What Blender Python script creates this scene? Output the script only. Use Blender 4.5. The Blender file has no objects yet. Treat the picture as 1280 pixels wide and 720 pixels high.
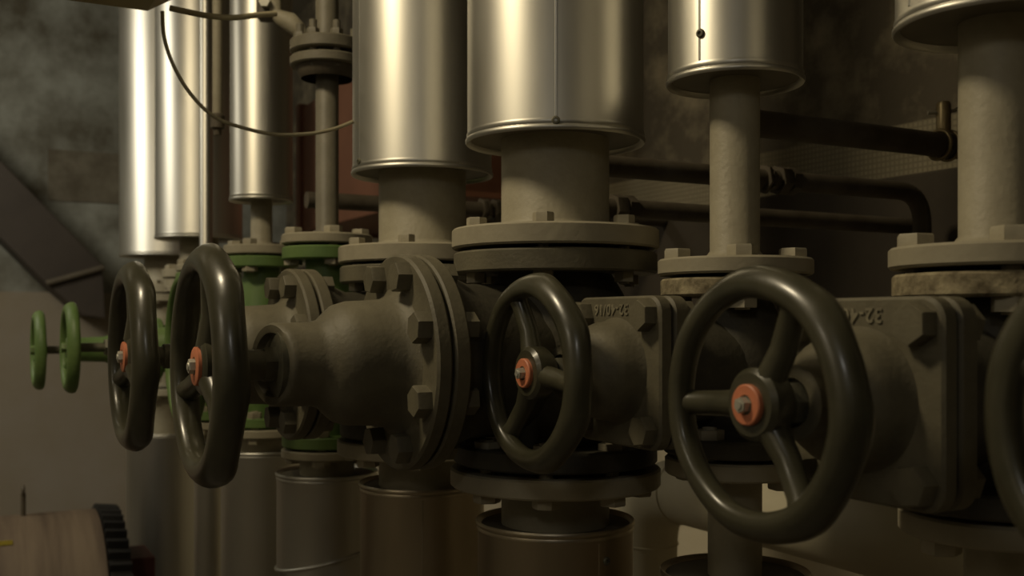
import bpy, bmesh, math, random
from mathutils import Vector, Matrix
random.seed(7)
C = bpy.context.scene.collection
PI = math.pi
EYE = 1.30                      # camera height over the floor
F = 1300.0                      # focal length in pixels of a 1280 px wide frame

# ---------------------------------------------------------------- camera
cd = bpy.data.cameras.new('camera')
cam = bpy.data.objects.new('camera', cd); C.objects.link(cam)
cam.location = (0, 0, EYE); cam.rotation_euler = (PI/2, 0, 0)
cd.sensor_width = 36; cd.lens = 36*F/1280; cd.shift_y = 40/1280
cd.clip_start = 0.02
cd.dof.use_dof = True; cd.dof.focus_distance = 0.98; cd.dof.aperture_fstop = 8.0
bpy.context.scene.camera = cam

# ---------------------------------------------------------------- world, lights, exposure
w = bpy.data.worlds.new('world'); bpy.context.scene.world = w; w.use_nodes = True
w.node_tree.nodes['Background'].inputs[0].default_value = (1, .8, .55, 1)
w.node_tree.nodes['Background'].inputs[1].default_value = 0.02
vs = bpy.context.scene.view_settings
vs.view_transform = 'Standard'; vs.look = 'None'; vs.gamma = 1; vs.use_curve_mapping = False
vs.exposure = 0.52

def area(name, loc, target, power, size, color, size_y=None):
    l = bpy.data.lights.new(name, 'AREA'); l.energy = power; l.size = size; l.color = color
    if size_y: l.shape = 'RECTANGLE'; l.size_y = size_y
    o = bpy.data.objects.new(name, l); C.objects.link(o); o.location = loc
    o.rotation_euler = (Vector(target)-Vector(loc)).to_track_quat('-Z', 'Y').to_euler()
    return o
WARM = (1.0, .84, .56)
area('ceiling_lamp_light', (-.96, .70, 2.62), (0.05, 1.1, 1.25), 8.3, .24, WARM)
area('rear_lamp_light', (-0.35, -1.4, 2.3), (0.0, 1.4, 1.1), 1.2, .20, (1.0, .95, .85))
area('front_wall_fill_light', (-2.0, -.6, 2.6), (-2.3, -1.5, .3), 7.5, .6, (1.0, .88, .68))  # added fill, brightens the front wall for paler cladding reflections
area('far_fill_light', (-2.2, 2.0, 2.5), (-2.3, 4.4, .9), 16, .7, (1.0, .92, .74))  # added fill to brighten the far wall and left-hand pipes

# ---------------------------------------------------------------- directions of the pipe row
AZ = math.radians(-61.6)
Rv = Vector((math.cos(AZ), math.sin(AZ), 0))      # along the row, towards the viewer's right
Bv = Vector((-math.sin(AZ), math.cos(AZ), 0))     # from the room into the wall (local +Y)
def P(px, py, z):            # point at depth z
    return Vector(((px-640)/F*z, z, EYE + (400-py)/F*z))
def RN(r, n, z):             # r along the row, n towards the wall, absolute height
    v = Rv*r + Bv*n; return Vector((v.x, v.y, z))
def on_n(px, py, n):         # on a plane parallel to the row wall
    a = (px-640)/F; d = Vector((a, 1, 0)).dot(Bv); return P(px, py, n/d)
def on_r(px, py, r):
    a = (px-640)/F; d = Vector((a, 1, 0)).dot(Rv); return P(px, py, r/d)

# ---------------------------------------------------------------- materials
def mat(name, c1, c2=None, scale=8, rough=.5, metal=0, bump=0, bscale=None, stretch=(1,1,1), lo=.35, hi=.65, coat=0, rvar=0, detail=6):
    m = bpy.data.materials.new(name); m.use_nodes = True
    nt = m.node_tree; b = nt.nodes['Principled BSDF']
    b.inputs['Roughness'].default_value = rough; b.inputs['Metallic'].default_value = metal
    b.inputs['Coat Weight'].default_value = coat; b.inputs['Coat Roughness'].default_value = .18
    tc = nt.nodes.new('ShaderNodeTexCoord'); mp = nt.nodes.new('ShaderNodeMapping')
    nt.links.new(tc.outputs['Object'], mp.inputs[0]); mp.inputs['Scale'].default_value = stretch
    if c2:
        n = nt.nodes.new('ShaderNodeTexNoise'); n.inputs['Scale'].default_value = scale; n.inputs['Detail'].default_value = detail
        n.inputs['Roughness'].default_value = .62
        nt.links.new(mp.outputs[0], n.inputs['Vector'])
        r = nt.nodes.new('ShaderNodeValToRGB')
        r.color_ramp.elements[0].position = lo; r.color_ramp.elements[1].position = hi
        r.color_ramp.elements[0].color = (*c1, 1); r.color_ramp.elements[1].color = (*c2, 1)
        nt.links.new(n.outputs['Fac'], r.inputs[0]); nt.links.new(r.outputs[0], b.inputs['Base Color'])
        if rvar:
            mr = nt.nodes.new('ShaderNodeMapRange'); mr.inputs['To Min'].default_value = rough-rvar; mr.inputs['To Max'].default_value = rough+rvar
            mr.inputs['From Min'].default_value = .3; mr.inputs['From Max'].default_value = .7
            nt.links.new(n.outputs['Fac'], mr.inputs['Value']); nt.links.new(mr.outputs[0], b.inputs['Roughness'])
    else:
        b.inputs['Base Color'].default_value = (*c1, 1)
    if bump:
        n2 = nt.nodes.new('ShaderNodeTexNoise'); n2.inputs['Scale'].default_value = bscale or scale*4; n2.inputs['Detail'].default_value = 5
        nt.links.new(mp.outputs[0], n2.inputs['Vector'])
        bp = nt.nodes.new('ShaderNodeBump'); bp.inputs['Strength'].default_value = bump; bp.inputs['Distance'].default_value = .002
        nt.links.new(n2.outputs['Fac'], bp.inputs['Height']); nt.links.new(bp.outputs[0], b.inputs['Normal'])
    return m
M = {}
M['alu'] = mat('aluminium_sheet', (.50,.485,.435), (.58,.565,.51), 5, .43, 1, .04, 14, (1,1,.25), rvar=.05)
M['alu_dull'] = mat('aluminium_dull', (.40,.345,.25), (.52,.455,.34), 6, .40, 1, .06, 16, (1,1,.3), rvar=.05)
M['grey'] = mat('grey_pipe_paint', (.31,.278,.195), (.37,.335,.24), 30, .55, 0, .35, 160)
M['grey_flange'] = mat('grey_flange_paint', (.33,.295,.21), (.39,.35,.25), 22, .6, 0, .25, 130)
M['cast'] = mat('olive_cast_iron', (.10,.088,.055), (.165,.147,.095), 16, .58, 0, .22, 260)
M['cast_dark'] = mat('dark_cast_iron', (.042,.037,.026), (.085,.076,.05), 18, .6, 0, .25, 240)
M['rusty'] = mat('dusty_rough_flange', (.11,.085,.045), (.40,.34,.21), 60, .8, 0, .9, 140)
M['wheel'] = mat('dark_wheel_lacquer', (.036,.034,.020), (.068,.063,.037), 14, .34, 0, .12, 60, coat=.35, rvar=.06)
M['orange'] = mat('orange_disc', (.64,.22,.11), (.56,.19,.095), 90, .5)
M['steel'] = mat('bright_nut', (.50,.48,.40), (.58,.56,.47), 60, .4, .5)
M['boltdark'] = mat('dark_bolt', (.10,.095,.065), (.16,.15,.10), 60, .5, .2, .2, 200)
M['green'] = mat('green_paint', (.10,.18,.045), (.15,.23,.07), 20, .5, 0, .2, 100)
M['black'] = mat('black_rubber', (.012,.011,.01), None, rough=.7)
M['redoxide'] = mat('rust_red_paint', (.16,.066,.034), (.20,.085,.045), 5, .6)
M['stringer'] = mat('dark_brown_steel', (.040,.030,.022), (.055,.042,.032), 4, .6)
M['yellowbox'] = mat('ochre_enamel', (.26,.19,.06), (.32,.24,.08), 10, .45)
M['midgrey'] = mat('old_grey_paint', (.15,.135,.095), (.20,.18,.13), 20, .55, 0, .3, 90)
M['end_dull'] = mat('dull_end_plate', (.13,.115,.085), (.18,.16,.12), 10, .6, .3)
M['cable'] = mat('grey_cable', (.34,.30,.19), None, rough=.5)
M['pipe_dark'] = mat('brown_grey_pipe', (.075,.060,.040), (.12,.10,.07), 20, .6, 0, .3, 90)
M['lagging'] = mat('painted_lagging', (.66,.60,.44), (.72,.66,.49), 6, .75, 0, .3, 40)
M['machine'] = mat('brown_streaked_housing', (.055,.032,.022), (.20,.15,.10), 3.5, .6, 0, .1, 30, (.25,3,.25))
M['machine_red'] = mat('dark_red_box', (.07,.015,.012), None, rough=.6)
M['yellow'] = mat('yellow_tag', (.42,.33,.03), None, rough=.5)
M['wall_dark'] = mat('stained_concrete', (.085,.070,.046), (.27,.23,.15), 11, .85, 0, .9, 40, lo=.46, hi=.76, detail=12)
M['wall_beige'] = mat('beige_wall', (.62,.54,.38), (.70,.62,.45), 4, .85, 0, .5, 60)
M['wall_end'] = mat('mottled_wall', (.085,.075,.05), (.31,.32,.28), 3.4, .85, 0, .5, 20, lo=.36, hi=.66)
M['wall_end_low'] = mat('pale_wall', (.29,.255,.21), (.24,.20,.135), 1.2, .85, 0, .3, 20)
M['patch'] = mat('brown_patch', (.10,.085,.058), (.20,.18,.135), 7, .9, 0, .5, 40)
M['plain_wall'] = mat('room_plaster', (.27,.25,.20), (.33,.305,.25), 3, .9)
M['pale_plaster'] = mat('pale_plaster', (.52,.49,.42), (.58,.55,.47), 3, .9)
M['floor'] = mat('concrete_floor', (.12,.105,.08), (.18,.155,.12), 3, .8, 0, .3, 30)
M['dark_bar'] = mat('wall_shade', (.040,.031,.020), (.062,.049,.032), 5, .8)  # shade under the lit strip, put into the colour
# lit strip of the back wall: light put into a paler colour, regular grid
def wall_lit_mat():
    m = mat('lit_grid_band', (.30,.26,.17), (.35,.31,.21), 8, .8)
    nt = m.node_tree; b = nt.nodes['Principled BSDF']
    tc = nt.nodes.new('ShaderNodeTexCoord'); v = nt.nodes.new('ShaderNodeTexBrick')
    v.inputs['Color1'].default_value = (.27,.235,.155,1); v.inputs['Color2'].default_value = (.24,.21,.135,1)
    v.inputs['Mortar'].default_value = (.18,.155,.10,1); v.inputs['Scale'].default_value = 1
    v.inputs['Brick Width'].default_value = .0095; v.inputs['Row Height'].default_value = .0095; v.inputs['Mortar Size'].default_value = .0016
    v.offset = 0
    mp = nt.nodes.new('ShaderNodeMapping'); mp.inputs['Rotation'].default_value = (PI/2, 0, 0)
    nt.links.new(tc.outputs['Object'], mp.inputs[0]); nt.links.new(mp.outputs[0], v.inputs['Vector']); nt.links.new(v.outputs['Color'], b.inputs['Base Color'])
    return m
M['wall_lit'] = wall_lit_mat()

# ---------------------------------------------------------------- mesh helpers
def obj(name, bm, m, parent=None, smooth=35, loc=None, bevel=0):
    me = bpy.data.meshes.new(name); bmesh.ops.recalc_face_normals(bm, faces=bm.faces[:])
    bm.to_mesh(me); bm.free(); me.materials.append(M[m])
    o = bpy.data.objects.new(name, me); C.objects.link(o)
    if parent: o.parent = parent
    if loc is not None: o.location = loc
    if smooth:
        for p in me.polygons: p.use_smooth = True
        me.set_sharp_from_angle(angle=math.radians(smooth))
    if bevel:
        md = o.modifiers.new('bevel', 'BEVEL'); md.width = bevel; md.segments = 2; md.limit_method = 'ANGLE'; md.angle_limit = math.radians(40)
        md.harden_normals = False
    return o
def tag(o, label, cat, group=None, kind=None):
    if label: o['label'] = label
    if cat: o['category'] = cat
    if group: o['group'] = group
    if kind: o['kind'] = kind
    return o
def thing(name, loc, rz, label, cat, group=None):
    o = bpy.data.objects.new(name, None); C.objects.link(o); o.empty_display_size = .05
    o.location = loc; o.rotation_euler = (0, 0, rz)
    return tag(o, label, cat, group)
def copy_tree(o, parent=None):
    c = o.copy(); C.objects.link(c); c.parent = parent
    for ch in list(o.children): copy_tree(ch, c)
    return c
def B(): return bmesh.new()
ZUP = Matrix.Identity(4)
FWD = Matrix.Rotation(PI/2, 4, 'X')          # local +Z -> -Y (out of the wall into the room)
def lathe(bm, prof, seg=48, mx=ZUP):
    rings = []
    for r, h in prof:
        if r < 1e-6: rings.append([bm.verts.new(mx @ Vector((0, 0, h)))])
        else: rings.append([bm.verts.new(mx @ Vector((r*math.cos(2*PI*i/seg), r*math.sin(2*PI*i/seg), h))) for i in range(seg)])
    for a, b in zip(rings, rings[1:]):
        for i in range(seg):
            j = (i+1) % seg
            if len(a) == 1 and len(b) == 1: continue
            if len(a) == 1: bm.faces.new((a[0], b[i], b[j]))
            elif len(b) == 1: bm.faces.new((a[i], a[j], b[0]))
            else: bm.faces.new((a[i], a[j], b[j], b[i]))
    return bm
def disc(bm, r, h0, h1, ri=0, bev=.0015, seg=64, mx=ZUP):
    p = [(ri, h0), (r-bev, h0), (r, h0+bev), (r, h1-bev), (r-bev, h1), (ri, h1)]
    if ri: p.append((ri, h0))
    return lathe(bm, p, seg, mx)
def hexa(bm, r, h0, h1, mx=ZUP, rot=0, dome=True):
    vs_ = []
    c = r*.12
    prof = [(r, h0), (r, h1-c), (r*.93, h1)]
    rings = [[bm.verts.new(mx @ Vector((q*math.cos(rot+PI/3*i), q*math.sin(rot+PI/3*i), h))) for i in range(6)] for q, h in prof]
    for a, b in zip(rings, rings[1:]):
        for i in range(6): bm.faces.new((a[i], a[(i+1)%6], b[(i+1)%6], b[i]))
    bm.faces.new(rings[0]); bm.faces.new(rings[-1])
    return bm
def box(bm, x0, x1, y0, y1, z0, z1, mx=ZUP):
    v = [bm.verts.new(mx @ Vector((x, y, z))) for x in (x0, x1) for y in (y0, y1) for z in (z0, z1)]
    for f in ((0,1,3,2),(4,6,7,5),(0,4,5,1),(2,3,7,6),(0,2,6,4),(1,5,7,3)): bm.faces.new([v[i] for i in f])
    return bm
def rrect(bm, hx, hz, cr, y0, y1, seg=8):     # rounded square plate, faces along Y
    pts = []
    for cx, cz, a0 in ((hx-cr, hz-cr, 0), (-hx+cr, hz-cr, 90), (-hx+cr, -hz+cr, 180), (hx-cr, -hz+cr, 270)):
        for i in range(seg+1):
            a = math.radians(a0 + 90*i/seg); pts.append((cx+cr*math.cos(a), cz+cr*math.sin(a)))
    b = .002
    rings = []
    for k, y in ((1-b/hx, y0), (1, y0+b), (1, y1-b), (1-b/hx, y1)):
        rings.append([bm.verts.new((x*k, y, z*k)) for x, z in pts])
    n = len(pts)
    for a, c in zip(rings, rings[1:]):
        for i in range(n): bm.faces.new((a[i], a[(i+1)%n], c[(i+1)%n], c[i]))
    bm.faces.new(rings[0]); bm.faces.new(rings[-1])
    return bm
def tube(bm, pts, r, seg=20, closed=False, cap=True):
    pts = [Vector(p) for p in pts]; n = len(pts)
    rr = r if isinstance(r, (list, tuple)) else [r]*n
    rings = []; up = None
    for i, p in enumerate(pts):
        if closed: t = pts[(i+1)%n]-pts[i-1]
        else: t = pts[min(i+1, n-1)]-pts[max(i-1, 0)]
        t.normalize()
        if up is None:
            up = t.orthogonal().normalized()
        up = (up - t*up.dot(t)).normalized(); s = t.cross(up)
        rings.append([bm.verts.new(p + (up*math.cos(2*PI*k/seg) + s*math.sin(2*PI*k/seg))*rr[i]) for k in range(seg)])
    m = n if closed else n-1
    for i in range(m):
        a, b = rings[i], rings[(i+1)%n]
        for k in range(seg): bm.faces.new((a[k], a[(k+1)%seg], b[(k+1)%seg], b[k]))
    if cap and not closed: bm.faces.new(rings[0]); bm.faces.new(rings[-1])
    return bm
def prism(bm, pts, off):
    a = [bm.verts.new(p) for p in pts]; b = [bm.verts.new(Vector(p)+off) for p in pts]; n = len(a)
    for i in range(n): bm.faces.new((a[i], a[(i+1)%n], b[(i+1)%n], b[i]))
    bm.faces.new(a); bm.faces.new(b); return bm
def bend(p0, p1, p2, r, k=8):                 # rounded corner points
    p0, p1, p2 = map(Vector, (p0, p1, p2))
    a = p1 + (p0-p1).normalized()*r; b = p1 + (p2-p1).normalized()*r
    out = []
    for i in range(k+1):
        t = i/k; out.append(a*(1-t)**2 + p1*2*t*(1-t) + b*t*t)
    return out

# ---------------------------------------------------------------- the room
WN = 1.42; ER = -4.9; ON = -2.4; RR = 2.6; CEIL = 2.72
def slab(name, r0, r1, n0, n1, z0, z1, m, kind='structure', bevel=0):
    bm = B(); o = None
    box(bm, r0, r1, n0, n1, z0, z1)
    o = obj(name, bm, m, smooth=0, bevel=bevel); o.rotation_euler = (0, 0, AZ)
    if kind: o['kind'] = kind
    return o
slab('floor', ER-.2, RR+.2, ON-.2, WN+.2, -.1, 0, 'floor')
slab('ceiling', ER-.2, RR+.2, ON-.2, WN+.2, CEIL, CEIL+.1, 'plain_wall')
slab('wall_back', ER-.2, RR+.2, WN, WN+.2, 0, CEIL, 'wall_dark')
slab('wall_front', ER-.2, RR+.2, ON-.2, ON, 0, CEIL, 'pale_plaster')
slab('wall_left', ER-.2, ER, ON, WN, 0, CEIL, 'wall_end')
slab('wall_right', RR, RR+.2, ON, WN, 0, CEIL, 'wall_dark')
slab('trim_1', ER+.001, RR, WN-.02, WN, 0, EYE-.03, 'wall_beige')                 # painted lower wall
slab('trim_2', ER+.001, RR, WN-.03, WN, EYE+.235, EYE+.325, 'wall_lit')               # lit wall strip, painted paler, with grid texture
slab('trim_3', ER+.001, RR, WN-.06, WN, EYE-.03, EYE+.235, 'dark_bar', bevel=.004)    # added box, its dark colour stands for shade on the wall
slab('trim_4', ER, ER+.015, ON, WN-.1, 0, EYE+.12, 'wall_end_low')
p0 = on_r(60, 186, ER+.006); p1 = on_r(172, 256, ER+.006)
slab('trim_5', ER, ER+.008, p0.dot(Bv), p1.dot(Bv), p1.z, p0.z, 'patch')

# dark stair stringer on the far wall
pts = [on_r(x, y, ER+.28) for x, y in ((-90,108),(128,331),(132,398),(104,394),(57,354),(-90,207))]
t = thing('stair_stringer', on_r(57, 354, ER+.28), 0, 'dark brown sloping steel stringer high on the far left wall', 'stringer')
L = lambda p: Vector(p)-t.location
obj('dark_bar', prism(B(), [L(p) for p in pts], Rv*-.27), 'stringer', t, 0, bevel=.004)
e0, e1 = on_r(58, 354, ER+.30), on_r(130, 334, ER+.30)
bm = B(); tube(bm, [L(e0), L(e1)], .012, 8); o = obj('edge_strip', bm, 'pipe_dark', t); o['label'] = 'lighter brown edge strip'

# ---------------------------------------------------------------- valves
def handwheel(parent, s, R, tr, hubr, wr, nutr, theta, m='wheel', disc_m='orange', spoke_r=.008, grip=.10):
    bm = B(); n = 180; seg = 20; rings = []
    ea = tr*1.12; eb = tr*.84; Rc = R-tr*1.03            # oval rim section, tilted outwards and back
    for i in range(n):
        a = 2*PI*i/n; rad = Vector((math.cos(a), 0, math.sin(a))); back = Vector((0, 1, 0))
        e1 = rad*.65+back*.76; e2 = rad*.76-back*.65
        l = grip*(.5+.5*math.cos(7*a-.9-7*math.radians(theta)))**1.8
        c = rad*Rc + e1*(ea*l*.8) + rad*(tr*l*.5)
        rings.append([bm.verts.new(c + e1*(ea*(1+l*.8)*math.cos(2*PI*k/seg)) + e2*(eb*(1+l*.2)*math.sin(2*PI*k/seg))) for k in range(seg)])
    for i in range(n):
        p, q = rings[i], rings[(i+1)%n]
        for k in range(seg): bm.faces.new((p[k], p[(k+1)%seg], q[(k+1)%seg], q[k]))
    h = obj('handwheel', bm, m, parent, 60, (0, -s, 0)); h.rotation_euler = (0, -math.radians(theta), 0)
    hb = B(); lathe(hb, [(0,-.016),(hubr*.8,-.016),(hubr,-.010),(hubr,.003),(hubr*.86,.006),(0,.006)], 32, FWD)
    obj('hub', hb, m, h, 40)
    for q in range(3):
        a = math.radians(120*q); d = Vector((math.cos(a), 0, math.sin(a)))
        b = B(); k0 = hubr*.75
        tube(b, [d*k0+Vector((0,.004,0)), d*(k0+(R-k0)*.3)+Vector((0,.006,0)), d*(R-2.2*tr)+Vector((0,.003,0)), d*(R-tr)], [spoke_r*1.15, spoke_r, spoke_r*.95, spoke_r*1.15], 14)
        obj('spoke', b, m, h, 60)
    if disc_m:
        b = B(); lathe(b, [(0,.004),(wr,.004),(wr,.0090),(wr*.93,.0098),(wr*.5,.0098),(wr*.46,.0086),(0,.0086)], 32, FWD)
        o = obj('hub_disc', b, disc_m, h, 40); o['label'] = 'orange hub disc' 
        b = B(); hexa(b, nutr, .008, .0145, FWD, .3); lathe(b, [(nutr*.6,.0145),(nutr*.5,.0155),(0,.0155)], 16, FWD)
        o = obj('nut', b, 'steel', h, 30); o['label'] = 'bright steel nut'
    else:
        b = B(); hexa(b, nutr, .004, .014, FWD, .3); obj('nut', b, m, h, 30)
    return h

def text_part(parent, s, size, loc):
    cu = bpy.data.curves.new('marking', 'FONT'); cu.body = '32-40/16'; cu.size = size; cu.extrude = .0011
    cu.align_x = 'CENTER'; cu.align_y = 'CENTER'; cu.offset = .0002; cu.space_character = 1.12
    to = bpy.data.objects.new('tmp', cu); C.objects.link(to)
    bpy.context.view_layer.update()
    me = bpy.data.meshes.new_from_object(to.evaluated_get(bpy.context.evaluated_depsgraph_get()))
    bpy.data.objects.remove(to); me.name = 'size_marking'
    me.transform(Matrix.Rotation(PI/2, 4, 'X')); me.transform(Matrix.Rotation(PI, 4, 'Y'))
    me.materials.clear(); me.materials.append(M['marking'])
    o = bpy.data.objects.new('size_marking', me); C.objects.link(o); o.parent = parent; o.location = loc
    o['label'] = 'raised cast size marking, upside down'
M['marking'] = mat('marking_highlight', (.30,.27,.18), (.18,.16,.105), 60, .6)  # paler than the casting: highlights of the raised figures put into the colour

def small_valve(loc, label, group, theta):
    t = thing('globe_valve', loc, AZ, label, 'valve', group)
    b = B()
    lathe(b, [(.0,.086),(.034,.086),(.033,.070),(.040,.055),(.052,.035),(.057,.01),(.057,-.012),(.052,-.035),(.040,-.055),(.033,-.068),(.034,-.083),(0,-.083)], 40)
    lathe(b, [(.0,0),(.050,.0),(.050,.06),(.047,.09),(.052,.112),(0,.112)], 40, FWD)
    obj('body', b, 'cast_dark', t, 50)
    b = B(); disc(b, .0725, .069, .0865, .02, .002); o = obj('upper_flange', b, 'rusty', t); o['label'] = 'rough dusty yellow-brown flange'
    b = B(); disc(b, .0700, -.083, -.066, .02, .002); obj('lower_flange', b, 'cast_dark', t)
    obj('body_plate', rrect(B(), .068, .068, .016, -.1245, -.108), 'cast', t, 30)
    b = rrect(B(), .068, .068, .016, -.1405, -.1270)
    obj('bonnet_plate', b, 'cast', t, 30)
    b = B(); lathe(b, [(0,.138),(.0505,.138),(.0475,.143),(.0455,.150),(.0445,.158),(.0415,.166),(.035,.176),(.028,.182),(.0245,.186),(.0245,.198),(.022,.200),(.016,.200),(.016,.195),(0,.195)], 44, FWD)
    obj('bonnet', b, 'cast', t, 50)
    for sx in (-1, 1):
        for sz in (-1, 1):
            b = B(); mx = Matrix.Translation((sx*.0505, 0, sz*.0505)) @ FWD
            lathe(b, [(.006,.100),(.006,.141)], 12, mx); hexa(b, .0142, .1403, .1525, mx, .35*sx+sz*.2); hexa(b, .0135, .096, .1082, mx, .2)
            obj('bonnet_bolt', b, 'cast', t, 30)
    b = B(); lathe(b, [(0,.19),(.0075,.19),(.0075,.238),(0,.238)], 16, FWD); hexa(b, .0145, .196, .207, FWD, .1)
    obj('stem', b, 'boltdark', t, 30)
    text_part(t, .1405, .0138, (-.0065, -.1405, .0565))
    handwheel(t, .229, .0875, .0106, .0232, .0130, .0052, theta, spoke_r=.0086)
    return t

def large_valve(loc, label, group, theta):
    t = thing('globe_valve', loc, AZ, label, 'valve', group)
    b = B()
    lathe(b, [(0,.112),(.062,.112),(.060,.09),(.072,.07),(.086,.04),(.092,.0),(.086,-.04),(.072,-.07),(.060,-.085),(.062,-.108),(0,-.108)], 48)
    lathe(b, [(0,0),(.080,0),(.078,.11),(.088,.135),(.098,.152),(0,.152)], 48, FWD)
    obj('body', b, 'cast_dark', t, 50)
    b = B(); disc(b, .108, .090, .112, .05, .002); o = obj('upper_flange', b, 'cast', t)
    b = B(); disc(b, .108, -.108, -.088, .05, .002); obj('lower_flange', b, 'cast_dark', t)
    b = B(); disc(b, .106, .1505, .1665, 0, .002, mx=FWD); obj('body_plate', b, 'cast', t)
    b = B(); disc(b, .106, .1690, .1845, 0, .0025, mx=FWD); obj('bonnet_plate', b, 'cast', t)
    b = B(); lathe(b, [(0,.18),(.074,.1835),(.067,.188),(.062,.197),(.0605,.215),(.0595,.234),(.0560,.246),(.0480,.255),(.0420,.261),(.0400,.268),(.0390,.290),(.0390,.303),(.0370,.306),(.0300,.306),(.0270,.300),(0,.298)], 56, FWD)
    # slanted visor end of the yoke: the top reaches further than the underside
    for v in b.verts:
        if v.co.y < -.295: v.co.y += (v.co.z*.0 + (v.co.x)*.25)
    obj('bonnet', b, 'cast', t, 50)
    for k in range(8):
        a = math.radians(22.5+45*k); mx = Matrix.Translation((.088*math.cos(a), 0, .088*math.sin(a)+.001)) @ FWD
        b = B(); lathe(b, [(.008,.140),(.008,.184)], 12, mx); hexa(b, .0150, .1843, .1985, mx, a); hexa(b, .0145, .137, .1503, mx, a)
        obj('bonnet_bolt', b, 'cast', t, 30)
    b = B(); lathe(b, [(0,.28),(.0115,.28),(.0115,.375),(0,.375)], 20, FWD); lathe(b, [(0,.296),(.0325,.296),(.0325,.3035),(0,.3035)], 40, FWD); hexa(b, .0175, .303, .314, FWD, .2); lathe(b, [(.0,.31),(.0145,.31),(.0145,.330),(.0,.330)], 20, FWD)
    obj('stem', b, 'boltdark', t, 30)
    handwheel(t, .366, .1100, .0134, .0260, .0175, .0068, theta, spoke_r=.0112)
    return t

def green_valve(loc, label, group, theta, Lw, Rw, htop, hbot, fr=.068):
    t = thing('globe_valve', loc, AZ, label, 'valve', group)
    b = B()
    k = fr/.07
    lathe(b, [(0,htop),(.035*k,htop),(.034*k,htop*.8),(.050*k,htop*.45),(.060*k,0),(.050*k,hbot*.45),(.034*k,hbot*.8),(.035*k,hbot),(0,hbot)], 36)
    lathe(b, [(0,0),(.048,0),(.046,.08),(.052,.10),(0,.10)], 36, FWD)
    obj('body', b, 'green', t, 50)
    for nm, a, c in (('upper_flange', htop-.020, htop), ('lower_flange', hbot, hbot+.018)):
        b = B(); disc(b, fr, a, c, .02, .002, 48); obj(nm, b, 'green', t)
    b = B(); disc(b, .064, .100, .114, 0, .002, 48, FWD); disc(b, .064, .116, .130, 0, .002, 48, FWD); obj('bonnet_plate', b, 'green', t)
    s2 = Lw-.07
    b = B(); lathe(b, [(0,.13),(.042,.13),(.038,.14),(.034,.13+(s2-.13)*.45),(.026,.13+(s2-.13)*.6),(.024,s2),(0,s2)], 36, FWD)
    obj('bonnet', b, 'green', t, 50)
    for q in range(4):
        a = math.radians(45+90*q); mx = Matrix.Translation((.051*math.cos(a), 0, .051*math.sin(a))) @ FWD
        b = B(); hexa(b, .0115, .130, .142, mx, .2); obj('bonnet_bolt', b, 'green', t, 30)
    b = B(); lathe(b, [(0,s2-.01),(.008,s2-.01),(.008,Lw+.01),(0,Lw+.01)], 16, FWD); hexa(b, .016, s2, s2+.014, FWD, 0)
    obj('stem', b, 'boltdark', t, 30)
    handwheel(t, Lw, Rw, .0105, .019, .012, .009, theta, 'green', None, grip=0)
    return t

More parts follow.
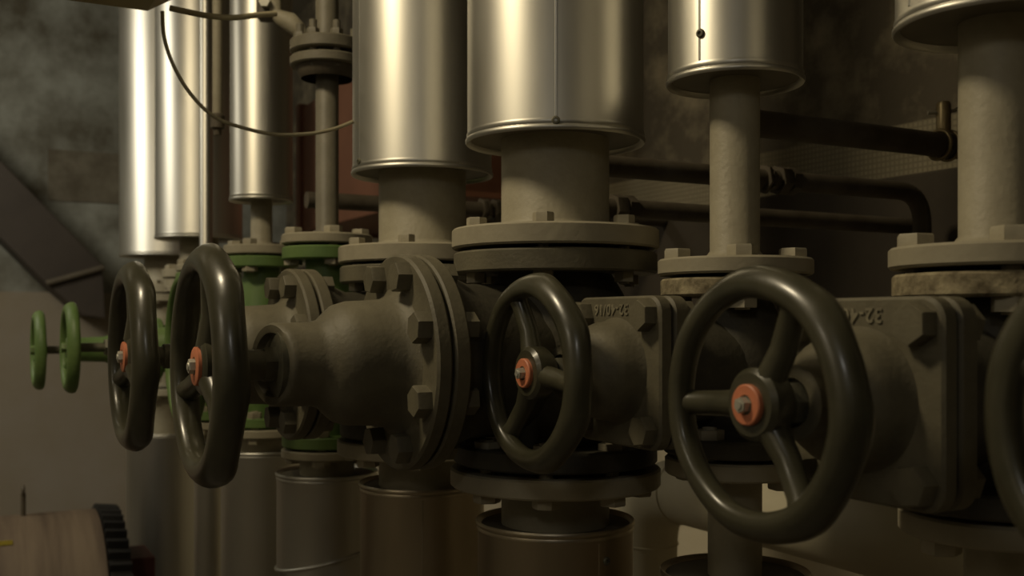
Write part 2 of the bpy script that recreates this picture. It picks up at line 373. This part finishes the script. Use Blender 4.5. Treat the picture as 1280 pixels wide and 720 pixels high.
# ---------------------------------------------------------------- insulated pipes
def riser(x, z, flange_r, pipe_r, yb, yt, clad_r, cy, ctop, up=True, nb=4, bolt_a=0, label='', group=None, seams=(), shank=.02,
          clad_m='alu', bolt_r=.0142, flange_m='grey_flange', lip=.0022, extra=None, neck=True, pipe_m='grey', name='insulated_pipe', screws=()):
    """yb..yt: flange faces relative to the eye; cladding starts at cy and runs to ctop. up=False mirrors it downward."""
    sgn = 1 if up else -1
    t = thing(name, (x, z, EYE+yb), 0, label, 'pipe', group)
    th = abs(yt-yb); S = Matrix.Diagonal((1, 1, sgn, 1))
    c0 = abs(cy-yb); c1 = abs(ctop-yb)
    b = B()
    if neck: pr = [(pipe_r*.8, th*.5), (pipe_r+.006, th*.5), (pipe_r+.006, th+.0015), (pipe_r+.003, th+.004), (pipe_r, th+.008), (pipe_r, c0+.03), (pipe_r*.8, c0+.03)]
    else: pr = [(pipe_r*.8, th*.5), (pipe_r, th*.5), (pipe_r, c0+.03), (pipe_r*.8, c0+.03)]
    lathe(b, pr, 48, S); obj('pipe', b, pipe_m, t, 50)
    b = B(); disc(b, flange_r, 0, th, pipe_r*.8, .002, 72, S); obj('flange', b, flange_m, t)
    b = B(); disc(b, flange_r*.66, -.0035, 0, pipe_r*.8, .0003, 40, S); obj('gasket', b, 'black', t)
    bc = flange_r*.80 if nb > 4 else flange_r*.745
    for k in range(nb):
        a = math.radians(bolt_a + 360/nb*k)
        mx = S @ Matrix.Translation((bc*math.cos(a), bc*math.sin(a), 0))
        b = B(); lathe(b, [(bolt_r*.5, -shank-.014), (bolt_r*.5, th+.002)], 12, mx)
        hexa(b, bolt_r, th, th+.0105, mx, a+.5); hexa(b, bolt_r, -shank-.012, -shank, mx @ Matrix.Diagonal((1,1,1,1)), a)
        obj('flange_bolt', b, flange_m, t, 30)
    if clad_r:
        l = lip
        b = B(); lathe(b, [(clad_r-.004, c0+.0045), (clad_r-.002, c0+.0005), (clad_r+l*.5, c0-.0008), (clad_r+l, c0+.001), (clad_r+l*1.05, c0+.003), (clad_r+l*.5, c0+.0048),
                           (clad_r+.0003, c0+.0055), (clad_r+.0012, c0+.0080), (clad_r+.0006, c0+.0100), (clad_r, c0+.0115), (clad_r, c1), (clad_r*.5, c1)], 96, S)
        cl = obj('cladding', b, clad_m, t, 50)
        b = B(); lathe(b, [(pipe_r, c0+.006), (pipe_r, c0+.004), (clad_r-.0035, c0+.004), (clad_r-.0035, c0+.006), (pipe_r, c0+.006)], 64, S)
        obj('end_plate', b, 'end_dull', cl, 40)
        for sa in seams:
            b = B(); a = math.radians(sa); mx = Matrix.Rotation(a, 4, 'Z'); wd = .0011
            lathe_pts = []
            q0, q1 = sorted((sgn*(c0+.012), sgn*(c1-.002)))
            box(b, clad_r-.002, clad_r+.0005, -wd, wd, q0, q1, mx)
            obj('seam', b, clad_m, cl, 0, bevel=.0004)
        for sa, hh in screws:
            b = B(); a = math.radians(sa)
            mx = Matrix.Rotation(a, 4, 'Z') @ Matrix.Translation((clad_r-.0005, 0, sgn*(c0+hh))) @ Matrix.Rotation(PI/2, 4, 'Y')
            lathe(b, [(.0042,0),(.0042,.0016),(.0034,.0026),(.0018,.0028),(.0015,.0012),(0,.0012)], 20, mx)
            o = obj('screw', b, 'boltdark', cl, 40)
    if extra: extra(t)
    return t

# positions (X, depth) of the vertical pipes
Ax, Az_ = -.1185, 1.376
Bx, Bz = .0460, 1.1085
Cx, Cz = .2187, 1.021
Dx, Dz = .3550, .7617
Ex, Ez = .4695, .530
Fx, Fz = -.2879, 1.62
Gx, Gz = -.4720, 1.96
Jx, Jz = -.650, 2.23
Hx, Hz = -.752, 2.50
Ix, Iz = -1.030, 3.09
TOP = CEIL-EYE-.002; BOT = -EYE+.002
GU = 'insulated pipes rising from the valves'; GL = 'insulated pipes running down from the valves'

v = small_valve((Cx, Cz, EYE-.0465), 'x', 'small dark globe valves', 113)
v['label'] = 'small square-bonnet globe valve whose handwheel hangs in front of the widest pipe'
def clone_valve(src, loc, theta, label):
    c = copy_tree(src); c.location = loc; c['label'] = label
    for ch in c.children:
        if ch.name.startswith('handwheel'): ch.rotation_euler = (0, -math.radians(theta), 0)
    return c
clone_valve(v, (Dx, Dz, EYE-.0530), 183, 'dark square-bonnet globe valve behind the largest fully visible handwheel at right')
clone_valve(v, (Ex, Ez, EYE-.0440), 40, 'nearest globe valve cut off by the right picture edge, only its blurred wheel rim showing')
v = large_valve((Bx, Bz, EYE-.0415), 'big dark globe valve with round eight-bolt bonnet flange in the middle of the row', 'large dark globe valves', 198)
clone_valve(v, (Ax, Az_, EYE-.0425), 200, 'second big globe valve, further back, with the smaller-looking dark wheel at far left')
GV = 'green globe valves at the far end'
green_valve((Gx, Gz, EYE-.048), 'green globe valve whose small wheel stands second from left, near the stringer', GV, 95, .334, .080, .166, -.150)
green_valve((Jx, Jz, EYE-.060), 'green globe valve farthest away, its small wheel leftmost in the row', GV, 80, .334, .080, .160, -.150)
green_valve((Fx, Fz, EYE-.045), 'green globe valve with wheel hidden behind the large dark wheel', GV, 95, .215, .118, .1575, -.150, .069)

# upper pipes
riser(Bx, Bz, .1100, .0574, .0745, .0955, .0935, .187, TOP, True, 6, 260, 'widest shiny aluminium clad pipe rising from the middle eight-bolt valve', GU, seams=(268,), shank=.024, bolt_r=.0108, screws=((268,.008),))
riser(Cx, Cz, .0750, .0242, .0435, .0595, .0648, .231, TOP, True, 4, 265, 'narrow aluminium clad pipe with a screw near its rim, right of the widest one', GU, seams=(228,), screws=((229,.037),))
riser(Dx, Dz, .0750, .0262, .0375, .0535, .0700, .214, TOP, True, 4, 255, 'aluminium clad pipe at right, grey bare length below its rim cut by the frame', GU, seams=(190,), screws=())
riser(Ex, Ez, .0750, .0262, .0465, .0625, .0700, .23, TOP, True, 4, 255, 'aluminium clad pipe out at the right picture edge', GU)
riser(Ax, Az_, .1100, .0574, .0735, .0955, .0915, .190, TOP, True, 6, 262, 'shiny clad pipe left of the widest one, thin cable meeting its left side', GU, seams=(213,), shank=.024, bolt_r=.0108, screws=((214,.245),(214,.012)))
riser(Gx, Gz, .0700, .0200, .1215, .1390, .0575, .223, TOP, True, 4, 260, 'slim clad pipe above a green flange, with thin cable hanging across it', GU)
def fx_extra(t):
    for (y0, y1) in ((.393,.408), (.415,.434)):
        b = B(); disc(b, .057, y0-.117, y1-.117, .015, .002, 48); obj('coupling_flange', b, 'midgrey', t)
    b = B()
    lathe(b, [(.040, .258), (.046, .266), (.049, .277), (0, .277)], 36); obj('reducer', b, 'pipe_dark', t, 50)
    for a in (200, 250, 300, 20):
        a = math.radians(a); b = B(); mx = Matrix.Translation((.042*math.cos(a), .042*math.sin(a), 0))
        lathe(b, [(.006,.27),(.006,.34),(0,.34)], 10, mx); hexa(b, .010, .3175, .327, mx); obj('coupling_bolt', b, 'midgrey', t, 30)
riser(Fx, Fz, .0700, .0178, .1165, .1320, None, TOP-.04, TOP, True, 4, 290, 'bare grey pipe with a green flange, in front of the rust red duct', GU, extra=fx_extra, name='grey_pipe', pipe_m='midgrey')
riser(Jx-.006, Jz, .062, .0110, .1035, .118, .0135, .130, TOP, True, 4, 290, 'thinnest pale clad pipe squeezed beside the two far clad pipes', GU)
riser(Hx, Hz, .085, .045, .10, .12, .1010, .193, TOP, True, 8, 270, 'clad pipe second from left among the risers, overlapping the leftmost', GU)
riser(Ix, Iz, .10, .060, .08, .105, .1280, .187, TOP, True, 8, 270, 'leftmost clad pipe at the far end of the row', GU)
# lower pipes
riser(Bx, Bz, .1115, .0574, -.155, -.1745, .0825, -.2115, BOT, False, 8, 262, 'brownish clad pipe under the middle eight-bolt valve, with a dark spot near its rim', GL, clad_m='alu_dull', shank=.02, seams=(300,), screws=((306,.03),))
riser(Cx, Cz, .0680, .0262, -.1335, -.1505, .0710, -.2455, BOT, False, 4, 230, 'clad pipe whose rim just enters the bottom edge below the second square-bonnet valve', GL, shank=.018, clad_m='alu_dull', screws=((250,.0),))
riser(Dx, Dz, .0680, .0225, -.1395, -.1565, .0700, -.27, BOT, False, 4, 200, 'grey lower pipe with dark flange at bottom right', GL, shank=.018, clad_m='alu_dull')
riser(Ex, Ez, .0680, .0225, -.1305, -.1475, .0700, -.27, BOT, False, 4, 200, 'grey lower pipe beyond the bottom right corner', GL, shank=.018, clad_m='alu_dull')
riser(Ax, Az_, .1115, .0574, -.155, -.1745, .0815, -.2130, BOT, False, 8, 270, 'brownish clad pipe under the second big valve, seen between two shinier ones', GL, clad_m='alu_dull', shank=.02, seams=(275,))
riser(Gx, Gz, .072, .045, -.2015, -.217, .0735, -.2425, BOT, False, 4, 270, 'greyish clad pipe rising to a bright rim behind the bottom of the large far wheel', GL, shank=.02)
riser(Jx, Jz, .062, .022, -.2135, -.230, .0001+.03, -.26, BOT, False, 4, 270, 'thin clad lower pipe of the farthest green valve', GL)
t = riser(Fx, Fz, .070, .0420, -.1985, -.212, .0770, -.235, -.382, False, 4, 270, 'short clad pipe with a slanting bright seam where it bends to the right', GL, seams=(308,))
# mitred bend below it
b = B(); ax0 = Vector((0, 0, -.175)); tilt = Vector((.55, .1, -1)).normalized()
mx = Matrix.Translation((0, 0, -.150))
n = 72; r = .0765
top = []; bot = []; k = math.tan(math.radians(13))
for i in range(n):
    a = 2*PI*i/n; x, y = r*math.cos(a), r*math.sin(a)
    top.append(b.verts.new((x, y, -.168 + k*x))); bot.append(b.verts.new((x+.16, y+.02, -.50+k*x)))
for i in range(n): b.faces.new((top[i], top[(i+1)%n], bot[(i+1)%n], bot[i]))
b.faces.new(top); b.faces.new(bot)
bd = obj('bend_segment', b, 'alu', t, 40)
b = B(); tube(b, [((r+.001)*math.cos(2*PI*i/n), (r+.001)*math.sin(2*PI*i/n), -.167+k*r*math.cos(2*PI*i/n)) for i in range(n)], .0030, 10, closed=True)
obj('joint_bead', b, 'alu', bd, 60)
riser(Hx, Hz, .030, .012, -.16, -.170, .0125, -1.15, BOT, False, 4, 270, 'lower part of the pipe second from the far end, behind the dark wheels', GL)
riser(Ix, Iz, .10, .060, -.20, -.22, .1090, -.33, BOT, False, 8, 270, 'wide dull clad pipe below the two leftmost dark wheels', GL)
for (x, z, y0, y1, r) in ((Hx, Hz, .0965, -.1565, .05), (Ix, Iz, .0765, -.1965, .06)):
    b = B(); lathe(b, [(0,y0),(r*1.6,y0),(r*1.6,y0-.02),(r,y0-.025),(r*1.3,(y0+y1)/2),(r*.5,y1+.025),(r*.55,y1),(0,y1)], 40)
    o = obj('grey_fitting', b, 'grey', None, 40, (x, z, EYE))
    tag(o, 'bulging grey pipe fitting %s' % ('behind the upper right of the large far wheel' if x == Hx else 'behind the farthest dark wheel'), 'fitting')

# ---------------------------------------------------------------- cross pipes going into the wall
def cross(name, px, z0, py, r, t0, t1, label, coups=(), down=None, m='pipe_dark'):
    a = P(px, py, z0)
    if t1 is None: t1 = WN-.065-a.dot(Bv)
    p0 = a + Bv*t0; p1 = a + Bv*t1
    t = thing(name, p0, 0, label, 'pipe')
    pts = [Vector((0,0,0))]
    if down: pts += bend((0,0,0), p1-p0, (p1-p0)+Vector((0,0,-1)), down) + [(p1-p0)+Vector((0,0,-.9))]
    else: pts.append(p1-p0)
    b = B(); tube(b, pts, r, 24); obj('pipe', b, m, t, 60)
    rot = Bv.to_track_quat('Z', 'Y').to_matrix().to_4x4()
    for c, l in coups:
        b = B(); mx = Matrix.Translation(Bv*(c-t0)) @ rot
        hexa(b, r*1.55, 0, l*.5, mx, .3); hexa(b, r*1.45, l*.55, l, mx, .6); obj('coupling', b, m, t, 30)
    return t
def hose_clamp(t):
    a = P(951, 155, 1.3) + Bv*.325 - t.location
    rot = Bv.to_track_quat('Z', 'Y').to_matrix().to_4x4()
    for dz in (0, .02):
        b = B(); n = 40
        tube(b, [a + rot.to_3x3() @ Vector((.020*math.cos(2*PI*i/n), .020*math.sin(2*PI*i/n), dz)) for i in range(n)], .0028, 8, closed=True)
        o = obj('clamp_band', b, 'steelbrass', t, 60); o['label'] = 'brassy clamp band'
    b = B(); lathe(b, [(0,.0),(.010,.0),(.010,.040),(.008,.044),(0,.044)], 20, Matrix.Translation(a+Vector((0,0,.017))+Bv*.01)); o = obj('valve_stub', b, 'steelbrass', t, 40); o['label'] = 'brassy upright stub'
    b = B(); q = a + Vector((0,0,.046)) + Bv*.01
    tube(b, [q - Rv*.0 - Vector((.022,0,0)), q, q+Vector((.016,0,.003)), q+Vector((.05,.01,.028))], .0026, 8); obj('lever', b, 'steel', t, 60)
M['steelbrass'] = mat('brass_grey', (.30,.24,.13), (.36,.29,.17), 40, .4, .6)
t1 = cross('cross_pipe', 951, 1.3, 155, .0170, -.06, None, 'dark upper pipe running back to the wall, with brassy clamp and lever', ())
hose_clamp(t1)
cross('cross_pipe', 765, 1.3, 208, .0135, -.10, .56, 'dark pipe running back at mid height, elbowing downward at its end', ((.27,.035),(.245,.012)), down=.05)
cross('cross_pipe', 765, 1.40, 260, .0128, -.05, None, 'lowest dark pipe with a bulky union beside the widest pipe', ((.0,.036),))
cross('cross_pipe', 423, 1.9, 252, .0150, -.06, None, 'dark pipe crossing low in front of the rust red duct', ((.29,.018),(.318,.018)))

# rust red duct behind the pipes
t = thing('red_duct', RN(-2.75, 1.02, EYE+.3), AZ, 'rust red box duct behind the bare grey pipe', 'duct')
b = B(); box(b, -.62, .62, 0, .38, -.01, .40); obj('duct_body', b, 'redoxide', t, 0, bevel=.004)
for x in (-.62, .58):
    b = B(); box(b, x, x+.04, -.012, .38, -.02, .41); obj('duct_flange', b, 'redoxide', t, 0, bevel=.002)

# painted elbow against the lower wall
z = 1.62
hp = P(905, 626, z); r = .053
a_end = hp + Rv*1.4
t = thing('lagged_pipe', hp, 0, 'beige painted elbow pipe against the lower wall, between the dark lower flanges', 'pipe')
corner = hp - Rv*.205
corner_dn = Vector((corner.x, corner.y, .02))
pts = [a_end-hp] + bend(a_end-hp, corner-hp, corner_dn-hp, .115, 16) + [corner_dn-hp]
b = B(); tube(b, pts, r, 40); obj('pipe', b, 'lagging', t, 60)
ep = bend(a_end-hp, corner-hp, corner_dn-hp, .115, 16)
for i in (1, 15):
    tan = (ep[i+1]-ep[i-1]).normalized() if i < 16 else Vector((0,0,-1)); u = tan.orthogonal().normalized(); s = tan.cross(u)
    b = B(); tube(b, [ep[i] + (u*math.cos(2*PI*k/40)+s*math.sin(2*PI*k/40))*(r+.0005) for k in range(40)], .0018, 8, closed=True); obj('weld_seam', b, 'lagging', t, 60)

# ---------------------------------------------------------------- cable trunking and cables, top left
e = P(205, 17, 1.30)
t = thing('cable_trunking', e, AZ, 'ochre enamel trunking box entering at the top left corner', 'trunking')
b = B(); x0, x1 = 0, .10
prism(b, [Vector((x0, -1.5, 0)), Vector((x0, -.02, 0)), Vector((x0, .028, .030)), Vector((x0, .05, .07)), Vector((x0, -1.5, .07))], Vector((x1-x0, 0, 0)))
obj('housing', b, 'yellowbox', t, 0, bevel=.002)
b = B(); box(b, x1, x1+.003, -1.5, -.02, .012, .018); obj('ridge', b, 'yellowbox', t, 0)
b = B(); lathe(b, [(0,0),(.011,0),(.011,-.008),(.007,-.011),(0,-.011)], 20, Matrix.Translation((.02, -.19, 0))); obj('knockout', b, 'black', t, 40)
for y in (-.35, -1.2):
    b = B(); lathe(b, [(.004,.06),(.004,CEIL-e.z-.001)], 10, Matrix.Translation((0, y, 0))); obj('hanger_rod', b, 'boltdark', t, 40)
def cable(name, pts, r, label):
    P3 = [Vector(p) for p in pts]; out = []
    for i in range(len(P3)-1):
        a, b_, c, d = P3[max(i-1,0)], P3[i], P3[i+1], P3[min(i+2,len(P3)-1)]
        for k in range(8):
            u = k/8
            out.append(.5*((2*b_)+(c-a)*u+(2*a-5*b_+4*c-d)*u*u+(3*b_-a-3*c+d)*u**3))
    out.append(P3[-1]); o0 = out[0].copy()
    bm = B(); tube(bm, [q-o0 for q in out], r, 10)
    o = obj(name, bm, 'cable', None, 60, o0); return tag(o, label, 'cable')
cable('cable', [P(203,14,1.30), P(205,45,1.30), P(216,80,1.30), P(238,117,1.305), P(268,146,1.31), P(305,160,1.315), P(345,168,1.32), P(388,167,1.325), P(418,161,1.33), P(441,152,1.345)], .0024, 'thin grey cable drooping from the trunking to the shiny clad pipe')
cable('cable', [P(212,10,1.30), P(235,15,1.31), P(262,20,1.32), P(292,22,1.34), P(320,19,1.36), P(345,17,1.38)], .0038, 'thicker dark cable running level along the top edge behind the trunking')
# thin conduit in front of the far clad pipes
t = thing('conduit', P(272, 160, 1.75), 0, 'thin grey conduit with a fitting at its lower end, among the far clad pipes', 'conduit')
b = B(); lathe(b, [(.0085, 0), (.0085, EYE+TOP-t.location.z)], 20); obj('tube', b, 'grey', t)
b = B(); lathe(b, [(0,-.012),(.006,-.012),(.007,-.002),(.012,0),(.012,.02),(.0085,.024)], 20); obj('end_fitting', b, 'pipe_dark', t)
# bracket and curved arm at top
t = thing('pipe_bracket', P(336, 22, 1.72), 0, 'grey curved bracket arm beside the top coupling flange', 'bracket')
q = lambda x, y, z=1.72: P(x, y, z)-t.location
b = B(); tube(b, [q(343,-40), q(343,14), q(350,22), q(362,27), q(374,38), q(383,52), q(384,80)], [.012,.012,.013,.016,.014,.006,.005], 14); obj('arm', b, 'grey', t, 60)
b = B(); box(b, q(322,0).x, q(347,0).x, -.01, .02, q(0,24).z, q(0,-10).z); obj('plate', b, 'pipe_dark', t, 0, bevel=.002)
b = B(); hexa(b, .010, .009, .022, Matrix.Translation(q(334,6)) @ FWD); obj('bolt', b, 'steel', t, 30)

# ---------------------------------------------------------------- machine at bottom left
e = P(122, 637, 2.62); R0 = .30
t = thing('machine_housing', (e.x, e.y, e.z-R0), AZ, 'brown streaked cylindrical machine housing with black toothed end at bottom left', 'machine')
b = B(); lathe(b, [(0,0),(R0-.01,0),(R0,.004),(R0,1.6),(0,1.6)], 96, FWD); obj('drum', b, 'machine', t, 40)
b = B(); n = 224; ring0 = []; ring1 = []
for i in range(n):
    a = 2*PI*i/n; rr = R0+.004 + (.008 if (i//2) % 2 else -.008)
    ring0.append(b.verts.new((rr*math.cos(a), 0, rr*math.sin(a)))); ring1.append(b.verts.new((rr*math.cos(a)*.98, .05, rr*math.sin(a)*.98)))
for i in range(n): b.faces.new((ring0[i], ring0[(i+1)%n], ring1[(i+1)%n], ring1[i]))
b.faces.new(ring0); b.faces.new(ring1); o = obj('toothed_ring', b, 'black', t, 0); o['label'] = 'black toothed end ring'
b = B(); box(b, -.10, .06, .05, .13, .02, .18); o = obj('end_box', b, 'machine_red', t, 0, bevel=.004); o['label'] = 'dark red box'
b = B(); n = 10
for i in range(n):
    a0, a1 = math.radians(60+i*.3), math.radians(60+(i+1)*.3)
    vs4 = [b.verts.new(((R0+.002)*math.cos(a), y, (R0+.002)*math.sin(a))) for a, y in ((a0,-.20),(a1,-.20),(a1,-.9),(a0,-.9))]
    b.faces.new(vs4)
# yellow strip is a thin curved plate
bmesh.ops.solidify(b, geom=b.faces[:], thickness=.002)
o = obj('yellow_strip', b, 'yellow', t, 40); o['label'] = 'yellow strip'
b = B(); tube(b, [(0, -.17, R0-.01), (0, -.17, R0+.055)], .006, 10); n = 16
tube(b, [(.010*math.cos(2*PI*i/n), -.17, R0+.062+.010*math.sin(2*PI*i/n)) for i in range(n)], .004, 8, closed=True); obj('lifting_eye', b, 'pipe_dark', t, 60)
b = B(); box(b, -.2, .2, -1.5, -.1, -t.location.z+.001, -.22); obj('foot', b, 'stringer', t, 0, bevel=.005)
